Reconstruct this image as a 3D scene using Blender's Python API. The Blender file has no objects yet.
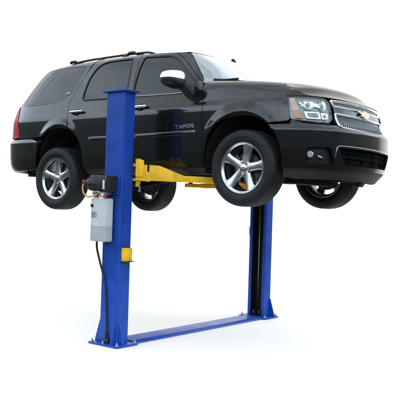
import bpy, bmesh, math, random
import numpy as np
from mathutils import Vector, Matrix
from mathutils.geometry import delaunay_2d_cdt
random.seed(4)
R = math.radians
SC = bpy.context.scene
COL = SC.collection

# ------------------------------------------------------------------ camera
cd = bpy.data.cameras.new('camera'); cam = bpy.data.objects.new('camera', cd); COL.objects.link(cam)
CAM_P = Vector((5.7983, -7.092, 1.6004)); YAW, PITCH, ROLL = 2.2431, 0.0039, 0.0314
fw = Vector((math.cos(PITCH)*math.cos(YAW), math.cos(PITCH)*math.sin(YAW), math.sin(PITCH)))
rt = Vector((math.sin(YAW), -math.cos(YAW), 0)); up = rt.cross(fw)
rt2 = math.cos(ROLL)*rt + math.sin(ROLL)*up; up2 = -math.sin(ROLL)*rt + math.cos(ROLL)*up
m = Matrix((rt2, up2, -fw)).transposed().to_4x4(); m.translation = CAM_P
cam.matrix_world = m
cd.sensor_width = 36; cd.lens = 36*717.99/400; cd.clip_start = .1; cd.clip_end = 500
SC.camera = cam

# ------------------------------------------------------------------ light: white overcast sky, dark treeline at the camera's back
SC.view_settings.view_transform = 'Standard'; SC.view_settings.look = 'None'
SC.view_settings.exposure = 0; SC.view_settings.gamma = 1
world = bpy.data.worlds.new('World'); SC.world = world; world.use_nodes = True
wn = world.node_tree; wn.nodes.clear()
def N(t, tree, **kw):
    n = tree.nodes.new(t)
    for k, v in kw.items(): setattr(n, k, v)
    return n
def mth(tree, op, a, b=None, c=None):
    n = N('ShaderNodeMath', tree, operation=op)
    for i, v in enumerate((a, b, c)):
        if v is None: continue
        if hasattr(v, 'is_output'): tree.links.new(v, n.inputs[i])
        else: n.inputs[i].default_value = v
    return n.outputs[0]
def sstep(tree, v, a, b):
    n = N('ShaderNodeMapRange', tree, interpolation_type='SMOOTHSTEP'); tree.links.new(v, n.inputs[0])
    n.inputs[1].default_value = a; n.inputs[2].default_value = b; n.inputs[3].default_value = 0; n.inputs[4].default_value = 1
    return n.outputs[0]
def mixc(tree, f, a, b):
    n = N('ShaderNodeMix', tree, data_type='RGBA')
    if hasattr(f, 'is_output'): tree.links.new(f, n.inputs[0])
    else: n.inputs[0].default_value = f
    for i, v in ((6, a), (7, b)):
        if hasattr(v, 'is_output'): tree.links.new(v, n.inputs[i])
        else: n.inputs[i].default_value = (*v, 1)
    return n.outputs[2]
SKY_FRONT = (1.55, 1.52, 1.48); SKY_BACK = (2.55, 3.0, 3.42); SKY_TOP = (1.27, 1.48, 1.64); TREES = (.14, .165, .165); GROUND_FAR = (.10, .105, .10)
tc = N('ShaderNodeTexCoord', wn); sx_ = N('ShaderNodeSeparateXYZ', wn); wn.links.new(tc.outputs['Generated'], sx_.inputs[0])
dx, dy, dz = sx_.outputs
front = mth(wn, 'ADD', mth(wn, 'MULTIPLY', dx, -.622), mth(wn, 'MULTIPLY', dy, .783))
az = mth(wn, 'ARCTAN2', dy, dx)
# skyline behind the photographer: blocks of different height (elevation in sin)
blk = mth(wn, 'FLOOR', mth(wn, 'MULTIPLY', az, 2.3)); wnz = N('ShaderNodeTexWhiteNoise', wn, noise_dimensions='1D'); wn.links.new(blk, wnz.inputs['W'])
sky_h = mth(wn, 'ADD', .165, mth(wn, 'MULTIPLY', wnz.outputs['Value'], .06))
el = mth(wn, 'SUBTRACT', dz, sky_h)
cl = N('ShaderNodeTexNoise', wn); wn.links.new(tc.outputs['Generated'], cl.inputs['Vector']); cl.inputs['Scale'].default_value = 3.2; cl.inputs['Detail'].default_value = 5
cloud = mixc(wn, sstep(wn, cl.outputs['Fac'], .35, .68), tuple(.80*c for c in SKY_BACK), tuple(1.2*c for c in SKY_BACK))
mp = N('ShaderNodeMapping', wn); wn.links.new(tc.outputs['Generated'], mp.inputs[0]); mp.inputs['Scale'].default_value = (2.2, 2.2, 9); mp.inputs['Rotation'].default_value = (.25, .1, 0)
cl2 = N('ShaderNodeTexNoise', wn); wn.links.new(mp.outputs[0], cl2.inputs['Vector']); cl2.inputs['Scale'].default_value = 1.0; cl2.inputs['Detail'].default_value = 6; cl2.inputs['Roughness'].default_value = .6
back = mixc(wn, sstep(wn, el, -.004, .008), TREES, cloud)
back = mixc(wn, sstep(wn, dz, -.05, -.01), GROUND_FAR, back)
back = mixc(wn, sstep(wn, dz, .35, .80), back, mixc(wn, sstep(wn, cl2.outputs['Fac'], .38, .62), tuple(.66*c for c in SKY_TOP), tuple(1.35*c for c in SKY_TOP)))
back = mixc(wn, mth(wn, 'MULTIPLY', sstep(wn, dz, .30, .5), sstep(wn, cl.outputs['Fac'], .40, .62)), back, (1.0, 1.14, 1.23))
tot = mixc(wn, sstep(wn, front, .50, .72), back, SKY_FRONT)
bg = N('ShaderNodeBackground', wn); wn.links.new(tot, bg.inputs[0]); bg.inputs[1].default_value = 1.0
wo = N('ShaderNodeOutputWorld', wn); wn.links.new(bg.outputs[0], wo.inputs[0])
world.cycles.sampling_method = 'MANUAL'; world.cycles.sample_map_resolution = 1024

# ------------------------------------------------------------------ materials
def mat(name, col, rough=.5, metal=0, spec=.5, coat=0, coat_r=.03, noise=None, bump=None, ior=1.5):
    mt = bpy.data.materials.new(name); mt.use_nodes = True; t = mt.node_tree; b = t.nodes['Principled BSDF']
    b.inputs['Base Color'].default_value = (*col, 1); b.inputs['Roughness'].default_value = rough; b.inputs['Metallic'].default_value = metal
    b.inputs['Specular IOR Level'].default_value = spec; b.inputs['Coat Weight'].default_value = coat; b.inputs['Coat Roughness'].default_value = coat_r; b.inputs['IOR'].default_value = ior
    if noise:                               # (scale, amount, roughness amount)
        c = N('ShaderNodeTexCoord', t); n = N('ShaderNodeTexNoise', t); t.links.new(c.outputs['Object'], n.inputs['Vector'])
        n.inputs['Scale'].default_value = noise[0]; n.inputs['Detail'].default_value = 6
        lo = tuple(x*(1-noise[1]) for x in col); hi = tuple(x*(1+noise[1]) for x in col)
        t.links.new(mixc(t, sstep(t, n.outputs['Fac'], .3, .7), lo, hi), b.inputs['Base Color'])
        if len(noise) > 2:
            r = N('ShaderNodeMapRange', t); t.links.new(n.outputs['Fac'], r.inputs[0]); r.inputs[1].default_value = .3; r.inputs[2].default_value = .7
            r.inputs[3].default_value = rough-noise[2]; r.inputs[4].default_value = rough+noise[2]; t.links.new(r.outputs[0], b.inputs['Roughness'])
    if bump:                                # (scale, strength, distance)
        c = N('ShaderNodeTexCoord', t); n = N('ShaderNodeTexNoise', t); t.links.new(c.outputs['Object'], n.inputs['Vector'])
        n.inputs['Scale'].default_value = bump[0]; n.inputs['Detail'].default_value = 3
        bp = N('ShaderNodeBump', t); bp.inputs['Strength'].default_value = bump[1]; bp.inputs['Distance'].default_value = bump[2]
        t.links.new(n.outputs['Fac'], bp.inputs['Height']); t.links.new(bp.outputs[0], b.inputs['Normal'])
    return mt
M = dict(
 paint=mat('black_paint', (.0035,.004,.0043), .35, 0, .10, 1.0, .015, noise=(1.3,.15)),
 hood=mat('black_paint_hood', (.0035,.004,.0043), .38, 0, .10, .55, .03, noise=(1.3,.15)),
 glass=mat('tinted_glass', (.006,.007,.008), .02, 0, .5, bump=(2.2,.05,.02)),
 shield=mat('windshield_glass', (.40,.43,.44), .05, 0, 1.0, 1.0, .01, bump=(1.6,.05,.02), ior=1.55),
 plastic=mat('black_plastic', (.013,.014,.015), .45, 0, .4, noise=(30,.25,.06)),
 dark=mat('underbody_black', (.008,.008,.0085), .8, 0, .2, noise=(9,.4)),
 gap=mat('seam_black', (.003,.003,.003), .9, 0, .1),
 seal=mat('rubber_seal', (.006,.006,.007), .5, 0, .3),
 rubber=mat('tyre_rubber', (.0068,.0072,.0075), .62, 0, .35, noise=(18,.2,.08)),
 valance=mat('grey_plastic', (.011,.012,.013), .55, 0, .3, noise=(60,.12)),
 chrome=mat('chrome', (.80,.81,.82), .06, 1),
 dullchrome=mat('satin_trim', (.30,.31,.32), .25, 1),
 alloy=mat('polished_alloy', (.55,.56,.57), .27, 1, noise=(14,.08,.04)),
 barrel=mat('cast_alloy', (.20,.205,.21), .38, .9, noise=(20,.15)),
 iron=mat('brake_iron', (.07,.068,.066), .5, .7, noise=(40,.3)),
 blue=mat('blue_enamel', (.0075,.056,.350), .42, 0, .3, .08, .15, noise=(5,.12,.07), bump=(55,.05,.004)),
 inner=mat('column_inside_black', (.009,.010,.014), .6, 0, .3, noise=(7,.4)),
 yellow=mat('yellow_enamel', (.86,.47,.012), .45, 0, .3, .0, .15, noise=(7,.16,.08), bump=(60,.06,.004)),
 steel=mat('zinc_steel', (.42,.43,.44), .35, 1, noise=(30,.2)),
 tank=mat('pale_tank', (.56,.58,.57), .42, 0, .4, noise=(6,.05)),
 tanklow=mat('tank_oil_level', (.42,.44,.44), .42, 0, .4, noise=(6,.05)),
 red=mat('red_plastic', (.50,.035,.03), .4),
 hose=mat('black_hose', (.012,.012,.013), .5),
 yhose=mat('yellow_hose', (.55,.33,.045), .45),
 paper=mat('label_white', (.62,.63,.62), .6),
 ink=mat('label_ink', (.10,.10,.11), .7),
 redlens=mat('red_lens', (.36,.012,.022), .38, 0, .22),
 reddark=mat('red_lens_dark', (.13,.006,.01), .4, 0, .2),
 amber=mat('amber_lens', (1.0,.25,.02), .3, 0, .5, .6, .05),
 pinklens=mat('pale_pink_lens', (.95,.60,.55), .3, 0, .5, .6, .05),
 lampback=mat('lamp_bezel', (.33,.35,.36), .35, .15),
 reflector=mat('lamp_reflector', (.90,.91,.92), .24, .8),
 satin=mat('satin_chrome', (.82,.83,.84), .28, 1),
 gold=mat('gold_emblem', (.72,.40,.17), .3, .85),
 mesh=mat('grille_mesh', (.42,.43,.44), .22, 1),
 floor=mat('white_floor', (1.0,.935,.875), .85, 0, .05),
)
def clear_mat():
    mt = bpy.data.materials.new('clear_lens'); mt.use_nodes = True; t = mt.node_tree; t.nodes.clear()
    tr = N('ShaderNodeBsdfTransparent', t); tr.inputs[0].default_value = (.93,.95,.95,1); gl = N('ShaderNodeBsdfGlossy', t); gl.inputs['Roughness'].default_value = .02
    fr = N('ShaderNodeFresnel', t); fr.inputs[0].default_value = 1.5; mx = N('ShaderNodeMixShader', t); o = N('ShaderNodeOutputMaterial', t)
    t.links.new(fr.outputs[0], mx.inputs[0]); t.links.new(tr.outputs[0], mx.inputs[1]); t.links.new(gl.outputs[0], mx.inputs[2]); t.links.new(mx.outputs[0], o.inputs[0])
    return mt
M['clear'] = clear_mat()
def wear(name, chip, amt):
    """faint vertical streaks and a few chips in an enamel"""
    t = M[name].node_tree; b = t.nodes['Principled BSDF']; src = b.inputs['Base Color'].links[0].from_socket
    c = N('ShaderNodeTexCoord', t); m_ = N('ShaderNodeMapping', t); t.links.new(c.outputs['Object'], m_.inputs[0]); m_.inputs['Scale'].default_value = (22, 22, 1.6)
    n = N('ShaderNodeTexNoise', t); t.links.new(m_.outputs[0], n.inputs['Vector']); n.inputs['Scale'].default_value = 1; n.inputs['Detail'].default_value = 5
    dk = N('ShaderNodeMix', t, data_type='RGBA', blend_type='MULTIPLY'); t.links.new(mth(t, 'MULTIPLY', sstep(t, n.outputs['Fac'], .52, .72), amt), dk.inputs[0]); t.links.new(src, dk.inputs[6]); dk.inputs[7].default_value = (.55,.55,.52,1)
    n2 = N('ShaderNodeTexNoise', t); t.links.new(c.outputs['Object'], n2.inputs['Vector']); n2.inputs['Scale'].default_value = 38; n2.inputs['Detail'].default_value = 2
    n3 = N('ShaderNodeTexNoise', t); t.links.new(c.outputs['Object'], n3.inputs['Vector']); n3.inputs['Scale'].default_value = 2.3
    k_ = mth(t, 'MULTIPLY', sstep(t, n2.outputs['Fac'], .705, .735), sstep(t, n3.outputs['Fac'], .50, .62))
    t.links.new(mixc(t, k_, dk.outputs[2], chip), b.inputs['Base Color'])
wear('blue', (.10,.11,.13), .55); wear('yellow', (.12,.10,.07), .45)
def windshield_sheen_mat():
    """windshield with a pale, streaked sky reflection painted into its base colour"""
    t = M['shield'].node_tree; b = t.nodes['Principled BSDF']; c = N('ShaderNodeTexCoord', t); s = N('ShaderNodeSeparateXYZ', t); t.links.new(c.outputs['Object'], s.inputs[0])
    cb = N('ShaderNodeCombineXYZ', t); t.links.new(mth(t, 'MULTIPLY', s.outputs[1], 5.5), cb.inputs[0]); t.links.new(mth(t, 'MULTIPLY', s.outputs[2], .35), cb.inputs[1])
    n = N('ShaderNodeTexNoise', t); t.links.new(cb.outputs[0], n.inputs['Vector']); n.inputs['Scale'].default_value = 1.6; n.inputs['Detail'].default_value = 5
    col = mixc(t, sstep(t, n.outputs['Fac'], .35, .65), (.34,.37,.38), (.74,.76,.76))  # streaks of sky reflection, painted as pale base colour
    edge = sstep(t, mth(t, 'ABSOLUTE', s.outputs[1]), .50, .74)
    t.links.new(mixc(t, mth(t, 'MULTIPLY', edge, .7), col, (.07,.078,.082)), b.inputs['Base Color'])  # painted reflection goes darker towards both pillars
windshield_sheen_mat()

# ------------------------------------------------------------------ object helpers
def link(name, me, mt, parent=None, smooth=False):
    if isinstance(mt, (list, tuple)):
        for x in mt: me.materials.append(M[x])
    else: me.materials.append(M[mt])
    o = bpy.data.objects.new(name, me); COL.objects.link(o)
    if parent is not None: o.parent = parent
    if smooth:
        for p in me.polygons: p.use_smooth = True
    return o
def empty(name, loc, label, cat, group=None):
    o = bpy.data.objects.new(name, None); COL.objects.link(o); o.location = loc; o.empty_display_size = .2
    o['label'] = label; o['category'] = cat
    if group: o['group'] = group
    return o
class MB:
    """collects shapes in world coordinates and links them as one mesh object"""
    def __init__(s): s.bm = bmesh.new()
    def add(s, V, F, mi=0, sm=False):
        vs = [s.bm.verts.new(v) for v in V]
        for f in F:
            try: fc = s.bm.faces.new([vs[i] for i in f]); fc.material_index = mi; fc.smooth = sm
            except ValueError: pass
        return vs
    def box(s, lo, hi, bev=0, mi=0, rot=None, seg=2):
        lo, hi = Vector(lo), Vector(hi); c = (lo+hi)/2; d = hi-lo
        b = bmesh.new(); bmesh.ops.create_cube(b, size=1, matrix=Matrix.Diagonal((*d, 1)))
        if bev: bmesh.ops.bevel(b, geom=list(b.edges), offset=bev, segments=seg, profile=.5, affect='EDGES', clamp_overlap=True)
        mx = Matrix.Translation(c) @ (rot.to_4x4() if rot else Matrix())
        s._merge(b, mx, mi); return s
    def _merge(s, b, mx, mi, sm=None):
        me = bpy.data.meshes.new('t'); b.to_mesh(me); b.free(); me.transform(mx)
        s.add([v.co for v in me.vertices], [tuple(p.vertices) for p in me.polygons], mi, bool(sm)); bpy.data.meshes.remove(me)
    def prism(s, pts, off, mi=0, bev=0):
        """flat polygon of 3D points pushed along the vector off"""
        b = bmesh.new(); off = Vector(off); lo = [b.verts.new(p) for p in pts]; hi = [b.verts.new(Vector(p)+off) for p in pts]; n = len(pts)
        b.faces.new(lo); b.faces.new(hi[::-1])
        for i in range(n): b.faces.new((lo[i], hi[i], hi[(i+1) % n], lo[(i+1) % n]))
        bmesh.ops.recalc_face_normals(b, faces=b.faces)
        if bev: bmesh.ops.bevel(b, geom=list(b.edges), offset=bev, segments=2, profile=.5, affect='EDGES', clamp_overlap=True)
        s._merge(b, Matrix(), mi); return s
    def cyl(s, a, b, r, r2=None, n=24, mi=0, bev=0):
        a, b = Vector(a), Vector(b); L = (b-a).length; t = bmesh.new()
        bmesh.ops.create_cone(t, cap_ends=True, segments=n, radius1=r, radius2=r if r2 is None else r2, depth=L)
        if bev: bmesh.ops.bevel(t, geom=[e for e in t.edges if len(e.link_faces) == 2 and any(len(f.verts) > 4 for f in e.link_faces)], offset=bev, segments=2, profile=.5, affect='EDGES')
        q = (b-a).normalized().to_track_quat('Z', 'Y').to_matrix().to_4x4()
        me = bpy.data.meshes.new('t'); t.to_mesh(me); t.free(); me.transform(Matrix.Translation((a+b)/2) @ q)
        vs = [s.bm.verts.new(v.co) for v in me.vertices]
        for p in me.polygons:
            f = s.bm.faces.new([vs[i] for i in p.vertices]); f.material_index = mi; f.smooth = len(p.vertices) == 4
        bpy.data.meshes.remove(me); return s
    def tube(s, pts, r, n=10, mi=0, sub=8):
        P = catmull(pts, sub) if sub > 1 else [Vector(p) for p in pts]; rings = []; prev = None
        for i, p in enumerate(P):
            t = (P[min(i+1, len(P)-1)] - P[max(i-1, 0)]).normalized()
            if prev is None: u = t.orthogonal().normalized()
            else: u = (prev - t*prev.dot(t)).normalized()
            prev = u; w = t.cross(u)
            rings.append([s.bm.verts.new(p + r*(math.cos(a)*u + math.sin(a)*w)) for a in [2*math.pi*k/n for k in range(n)]])
        for a, b in zip(rings, rings[1:]):
            for k in range(n):
                f = s.bm.faces.new((a[k], a[(k+1) % n], b[(k+1) % n], b[k])); f.material_index = mi; f.smooth = True
        for e in (rings[0][::-1], rings[-1]):
            f = s.bm.faces.new(e); f.material_index = mi
        return s
    def lathe(s, prof, c, n=96, mi=0, axis='y', close=False):
        """prof: (radius, offset along the axis); the axis is y"""
        c = Vector(c); rings = []
        for r, o in prof:
            if r < 1e-6: rings.append([s.bm.verts.new(c + Vector((0, o, 0)))])
            else: rings.append([s.bm.verts.new(c + Vector((r*math.cos(2*math.pi*k/n), o, r*math.sin(2*math.pi*k/n)))) for k in range(n)])
        pr = list(zip(rings, rings[1:])) + ([(rings[-1], rings[0])] if close else [])
        for a, b in pr:
            for k in range(n):
                q = [a[k % len(a)], a[(k+1) % len(a)], b[(k+1) % len(b)], b[k % len(b)]]
                q = list(dict.fromkeys(q))
                if len(q) > 2:
                    f = s.bm.faces.new(q); f.material_index = mi; f.smooth = True
        return s
    def build(s, name, mt, parent=None, recalc=True, sharp=None):
        if recalc: bmesh.ops.recalc_face_normals(s.bm, faces=s.bm.faces)
        me = bpy.data.meshes.new(name)
        if parent is not None:                     # store relative to the thing's base
            mw = Vector((0, 0, 0)); p = parent
            while p is not None: mw += p.location; p = p.parent
            bmesh.ops.translate(s.bm, verts=s.bm.verts, vec=-mw)
        s.bm.to_mesh(me); s.bm.free()
        if sharp: me.set_sharp_from_angle(angle=R(sharp))
        return link(name, me, mt, parent)
def catmull(pts, sub):
    P = [Vector(p) for p in pts]; P = [2*P[0]-P[1]] + P + [2*P[-1]-P[-2]]; out = []
    for i in range(1, len(P)-2):
        for k in range(sub):
            t = k/sub; a, b, c, d = P[i-1:i+3]
            out.append(.5*((2*b) + (c-a)*t + (2*a-5*b+4*c-d)*t*t + (3*b-a-3*c+d)*t**3))
    out.append(P[-2]); return out
# ------------------------------------------------------------------ the SUV skin: plan curve x profile, addressed by (s, z)
# s runs along the waist line from the middle of the nose (right side of the car positive), z is height
def smooth(a,b,x):
    t=np.clip((np.asarray(x,float)-a)/(b-a),0,1); return t*t*(3-2*t)
_ref=np.array([(2.46,0),(2.45,.22),(2.415,.45),(2.36,.63),(2.25,.80),(2.10,.895),(1.90,.955),(1.65,.985),(1.3,.998),(.9,1.0),(0,1.0),(-1.0,1.0),(-1.7,.997),(-2.1,.985),(-2.34,.95),(-2.49,.89),(-2.60,.72),(-2.65,.4),(-2.67,0)],float)
def _spline(P,n=40):
    Q=np.vstack([[P[0][0],-P[1][1]],P,[P[-1][0],-P[-2][1]]]); out=[]
    for i in range(1,len(Q)-2):
        p0,p1,p2,p3=Q[i-1:i+3]
        t0=0;t1=t0+np.linalg.norm(p1-p0)**.5;t2=t1+np.linalg.norm(p2-p1)**.5;t3=t2+np.linalg.norm(p3-p2)**.5
        for t in np.linspace(t1,t2,n,endpoint=False):
            a1=(t1-t)/(t1-t0)*p0+(t-t0)/(t1-t0)*p1;a2=(t2-t)/(t2-t1)*p1+(t-t1)/(t2-t1)*p2;a3=(t3-t)/(t3-t2)*p2+(t-t2)/(t3-t2)*p3
            b1=(t2-t)/(t2-t0)*a1+(t-t0)/(t2-t0)*a2;b2=(t3-t)/(t3-t1)*a2+(t-t1)/(t3-t1)*a3
            out.append((t2-t)/(t2-t1)*b1+(t-t1)/(t2-t1)*b2)
    out.append(P[-1]); return np.array(out)
REF=_spline(_ref)
for _ in range(30):                      # relax small wobbles of the plan curve
    REF[1:-1]=.25*REF[:-2]+.5*REF[1:-1]+.25*REF[2:]
SREF=np.concatenate([[0],np.cumsum(np.linalg.norm(np.diff(REF,axis=0),axis=1))])
def _pch(xs,ys):
    # smooth monotone cubic through points
    xs=np.array(xs,float);ys=np.array(ys,float);h=np.diff(xs);d=np.diff(ys)/h;m=np.zeros(len(xs));m[0]=d[0];m[-1]=d[-1]
    for i in range(1,len(xs)-1):
        if d[i-1]*d[i]>0:
            w1=2*h[i]+h[i-1];w2=h[i]+2*h[i-1];m[i]=(w1+w2)/(w1/d[i-1]+w2/d[i])
    def f(x):
        x=np.clip(np.asarray(x,float),xs[0],xs[-1]);i=np.clip(np.searchsorted(xs,x)-1,0,len(xs)-2);t=(x-xs[i])/h[i]
        return (2*t**3-3*t**2+1)*ys[i]+(t**3-2*t**2+t)*h[i]*m[i]+(-2*t**3+3*t**2)*ys[i+1]+(t**3-t**2)*h[i]*m[i+1]
    return f
XF=_pch([1.84,1.90,2.0,2.1,2.2,2.36,2.42,2.46,2.59,2.70,2.76,2.82,3.5],[2.32,2.36,2.43,2.45,2.46,2.46,2.44,2.405,2.365,2.33,2.30,2.24,2.1])
XR=_pch([1.84,1.90,1.97,2.06,2.2,2.36,2.40,2.44,2.6,2.84,3.0,3.2,3.3,3.36,3.45],[-2.52,-2.57,-2.65,-2.70,-2.71,-2.71,-2.705,-2.69,-2.685,-2.625,-2.525,-2.38,-2.295,-2.23,-2.06])
WD=_pch([1.84,1.90,1.95,1.99,2.06,2.2,2.38,2.5,2.60,2.645,2.70,2.76,2.83,2.90,3.0,3.15,3.28,3.34,3.38,3.42,3.46],
        [.86,.905,.950,.973,.985,.995,1.0,1.0,.998,.993,.979,.964,.946,.918,.875,.812,.755,.724,.69,.63,.50])
ZH=_pch([.6,.85,1.1,1.4,1.7,2.0,2.2,2.35],[2.97,2.955,2.94,2.915,2.88,2.835,2.795,2.76])   # hood seam height
AF=(1.45,1.99,.485,.53); AR=(-1.412,1.985,.438,.52)      # wheel arches: centre x,z and half sizes
def W(x,z):
    wd=WD(z)
    zh=ZH(x); r=.11
    q=np.clip((z-(zh-r))/r,0,.995)
    wf=WD(np.minimum(z,2.70))-np.maximum(z-2.70,0)*.16-(r-np.sqrt(r*r-(q*r)**2))
    t=smooth(.70,1.0,x); w=wd*(1-t)+wf*t
    for (cx,cz,a,b) in (AF,AR):
        d=np.sqrt(((x-cx)/a)**2+((z-cz)/b)**2)
        w=w+(.024*(1-smooth(1.06,1.30,d))-.022*(1-smooth(.98,1.10,d)))*smooth(2.22,2.52,z)*(1-smooth(1.80,1.93,x))*np.where((x<0)&(x>-1.3),1-smooth(-1.26,-1.0,x),1.0)
    return w
SMAX=float(SREF[-1])
def surf(s,z):
    s=np.asarray(s,float);z=np.asarray(z,float)
    a=np.abs(s);sg=np.where(s>=0,1.0,-1.0)*np.where(a>SMAX,-1.0,1.0);a=np.where(a>SMAX,2*SMAX-a,a)
    X=np.interp(a,SREF,REF[:,0]);Y=np.interp(a,SREF,REF[:,1])
    x=np.where(X>0,X*XF(z)/REF[0,0],X*XR(z)/REF[-1,0])
    return np.stack([x,-sg*Y*W(x,z),z*np.ones_like(x)],-1)
def s_of_x(x,z):
    X=x*REF[0,0]/XF(z) if x>0 else x*REF[-1,0]/XR(z)
    return float(np.interp(-X,-REF[:,0],SREF))
def normal(s,z,h=.004):
    a=surf(s+h,z)-surf(s-h,z);b=surf(s,z+h)-surf(s,z-h)
    n=np.cross(b,a);n/=np.linalg.norm(n,axis=-1,keepdims=True)+1e-12
    return n
# ------------------------------------------------------------------ panels cut out of the skin
def inpoly(P, poly):
    x, y = P[:, 0], P[:, 1]; poly = np.asarray(poly); r = np.zeros(len(P), bool); j = len(poly)-1
    for i in range(len(poly)):
        xi, yi = poly[i]; xj, yj = poly[j]
        if yi != yj: r ^= ((yi > y) != (yj > y)) & (x < (xj-xi)*(y-yi)/(yj-yi)+xi)
        j = i
    return r
def resample(poly, d=.025):
    out = []
    for i, p in enumerate(poly):
        q = poly[(i+1) % len(poly)]; n = max(1, int(math.ceil(math.hypot(q[0]-p[0], q[1]-p[1])/d)))
        out += [(p[0]+(q[0]-p[0])*k/n, p[1]+(q[1]-p[1])*k/n) for k in range(n)]
    return out
def area(p): return sum(p[i-1][0]*p[i][1]-p[i][0]*p[i-1][1] for i in range(len(p)))/2
def shrink(poly, d):
    p = [np.array(q, float) for q in poly]
    sg = 1 if area(poly) > 0 else -1; out = []
    for i in range(len(p)):
        a, b, c = p[i-1], p[i], p[(i+1) % len(p)]
        u = (b-a)/(np.linalg.norm(b-a)+1e-9); v = (c-b)/(np.linalg.norm(c-b)+1e-9)
        n1 = np.array((-u[1], u[0]))*sg; n2 = np.array((-v[1], v[0]))*sg; w = n1+n2; k = 2/max(w@w, .8)
        out.append(tuple(b + w*k*d))
    return out
def rnd(poly, r, n=4):
    """round the corners of a polygon by r"""
    out = []; p = [np.array(q, float) for q in poly]
    for i in range(len(p)):
        a, b, c = p[i-1], p[i], p[(i+1) % len(p)]; la, lc = np.linalg.norm(a-b), np.linalg.norm(c-b); q = min(r, la*.45, lc*.45)
        s, e = b+(a-b)/la*q, b+(c-b)/lc*q
        for k in range(n+1):
            t = k/n; out.append(tuple((1-t)**2*s + 2*t*(1-t)*b + t*t*e))
    return out
def panel(name, poly, mt, parent, off=0., holes=(), rim=.022, res=.022, side=1, sub=.018, crown=None):
    polys = [resample(poly, sub)] + [resample(h, sub) for h in holes]
    V = []; E = []
    for p in polys:
        b = len(V); V += p; E += [(b+i, b+(i+1) % len(p)) for i in range(len(p))]
    B = np.array(V); lo, hi = B.min(0), B.max(0)
    g = np.stack(np.meshgrid(np.arange(lo[0]+res/2, hi[0], res), np.arange(lo[1]+res/2, hi[1], res)), -1).reshape(-1, 2)
    if len(g):
        k = inpoly(g, polys[0])
        for h in polys[1:]: k &= ~inpoly(g, h)
        g = g[k]
        if len(g): g = g[np.concatenate([((B[None]-q[:, None])**2).sum(2).min(1) for q in np.array_split(g, max(1, len(g)//200))]) > (.4*min(res, sub*1.6))**2]
    pts = [Vector((float(a), float(b))) for a, b in V] + [Vector((float(a), float(b))) for a, b in g]
    r = delaunay_2d_cdt(pts, E, [], 0, 1e-6)
    P = np.array([tuple(v) for v in r[0]]); F = [tuple(f) for f in r[2]]
    C = np.array([P[list(f)].mean(0) for f in F]); k = inpoly(C, polys[0])
    for h in polys[1:]: k &= ~inpoly(C, h)
    F = [f for f, q in zip(F, k) if q]
    s = P[:, 0]*side; z = P[:, 1]; n3 = normal(s, z); o = off if crown is None else off + crown(P)
    Q = surf(s, z) + n3*(np.asarray(o)[..., None] if np.ndim(o) else o)
    FF = []
    for f in F:
        a = np.cross(Q[f[1]]-Q[f[0]], Q[f[2]]-Q[f[0]]); FF.append(f if a @ n3[f[0]] > 0 else f[::-1])
    # rim: every boundary edge turned inwards
    cnt = {}
    for f in FF:
        for i in range(len(f)): e = (f[i], f[(i+1) % len(f)]); cnt[frozenset(e)] = cnt.get(frozenset(e), 0)+1
    V3 = list(map(tuple, Q)); NL = []; idx = {}; RF = []
    for f in FF:
        for i in range(len(f)):
            a, b = f[i], f[(i+1) % len(f)]
            if cnt[frozenset((a, b))] == 1:
                for q in (a, b):
                    if q not in idx:
                        idx[q] = (len(V3), len(V3)+1); V3.append(tuple(Q[q])); V3.append(tuple(Q[q]-n3[q]*rim))
                RF.append((idx[b][0], idx[a][0], idx[a][1], idx[b][1]))
    me = bpy.data.meshes.new(name)
    base = np.zeros(3); p = parent
    while p is not None: base += np.array(p.location); p = p.parent
    me.from_pydata([tuple(np.array(v)-base) for v in V3], [], FF+(RF if rim else []))
    me.update()
    for q in me.polygons: q.use_smooth = True
    if crown is None:
        for q in me.polygons:
            if q.index < len(FF): NL += [tuple(n3[v]) for v in q.vertices]
            else: NL += [tuple(q.normal)]*len(q.vertices)
        me.normals_split_custom_set(NL)
    return link(name, me, mt, parent)
def sz(s, z, off=0.):
    s, z = np.array([s], float), np.array([z], float)
    return Vector((surf(s, z)+off*normal(s, z))[0])
def nrm(s, z): return Vector(normal(np.array([s], float), np.array([z], float))[0])
def arch(A, k=1., a0=0., a1=180., n=28):
    """points (s,z) along a wheel arch, from its front end over the top to its back end"""
    cx, cz, a, b = A; out = []
    for i in range(n+1):
        t = R(a0+(a1-a0)*i/n); c, s_ = math.cos(t), math.sin(t); e = .82
        x = cx + k*a*math.copysign(abs(c)**e, c); z = cz + k*b*math.copysign(abs(s_)**e, s_)
        out.append((s_of_x(x, max(z, 1.90)), z))
    return out
def bar3(mb, pts, r, n=8, **kw): mb.tube(pts, r, n=n, **kw)
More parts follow.
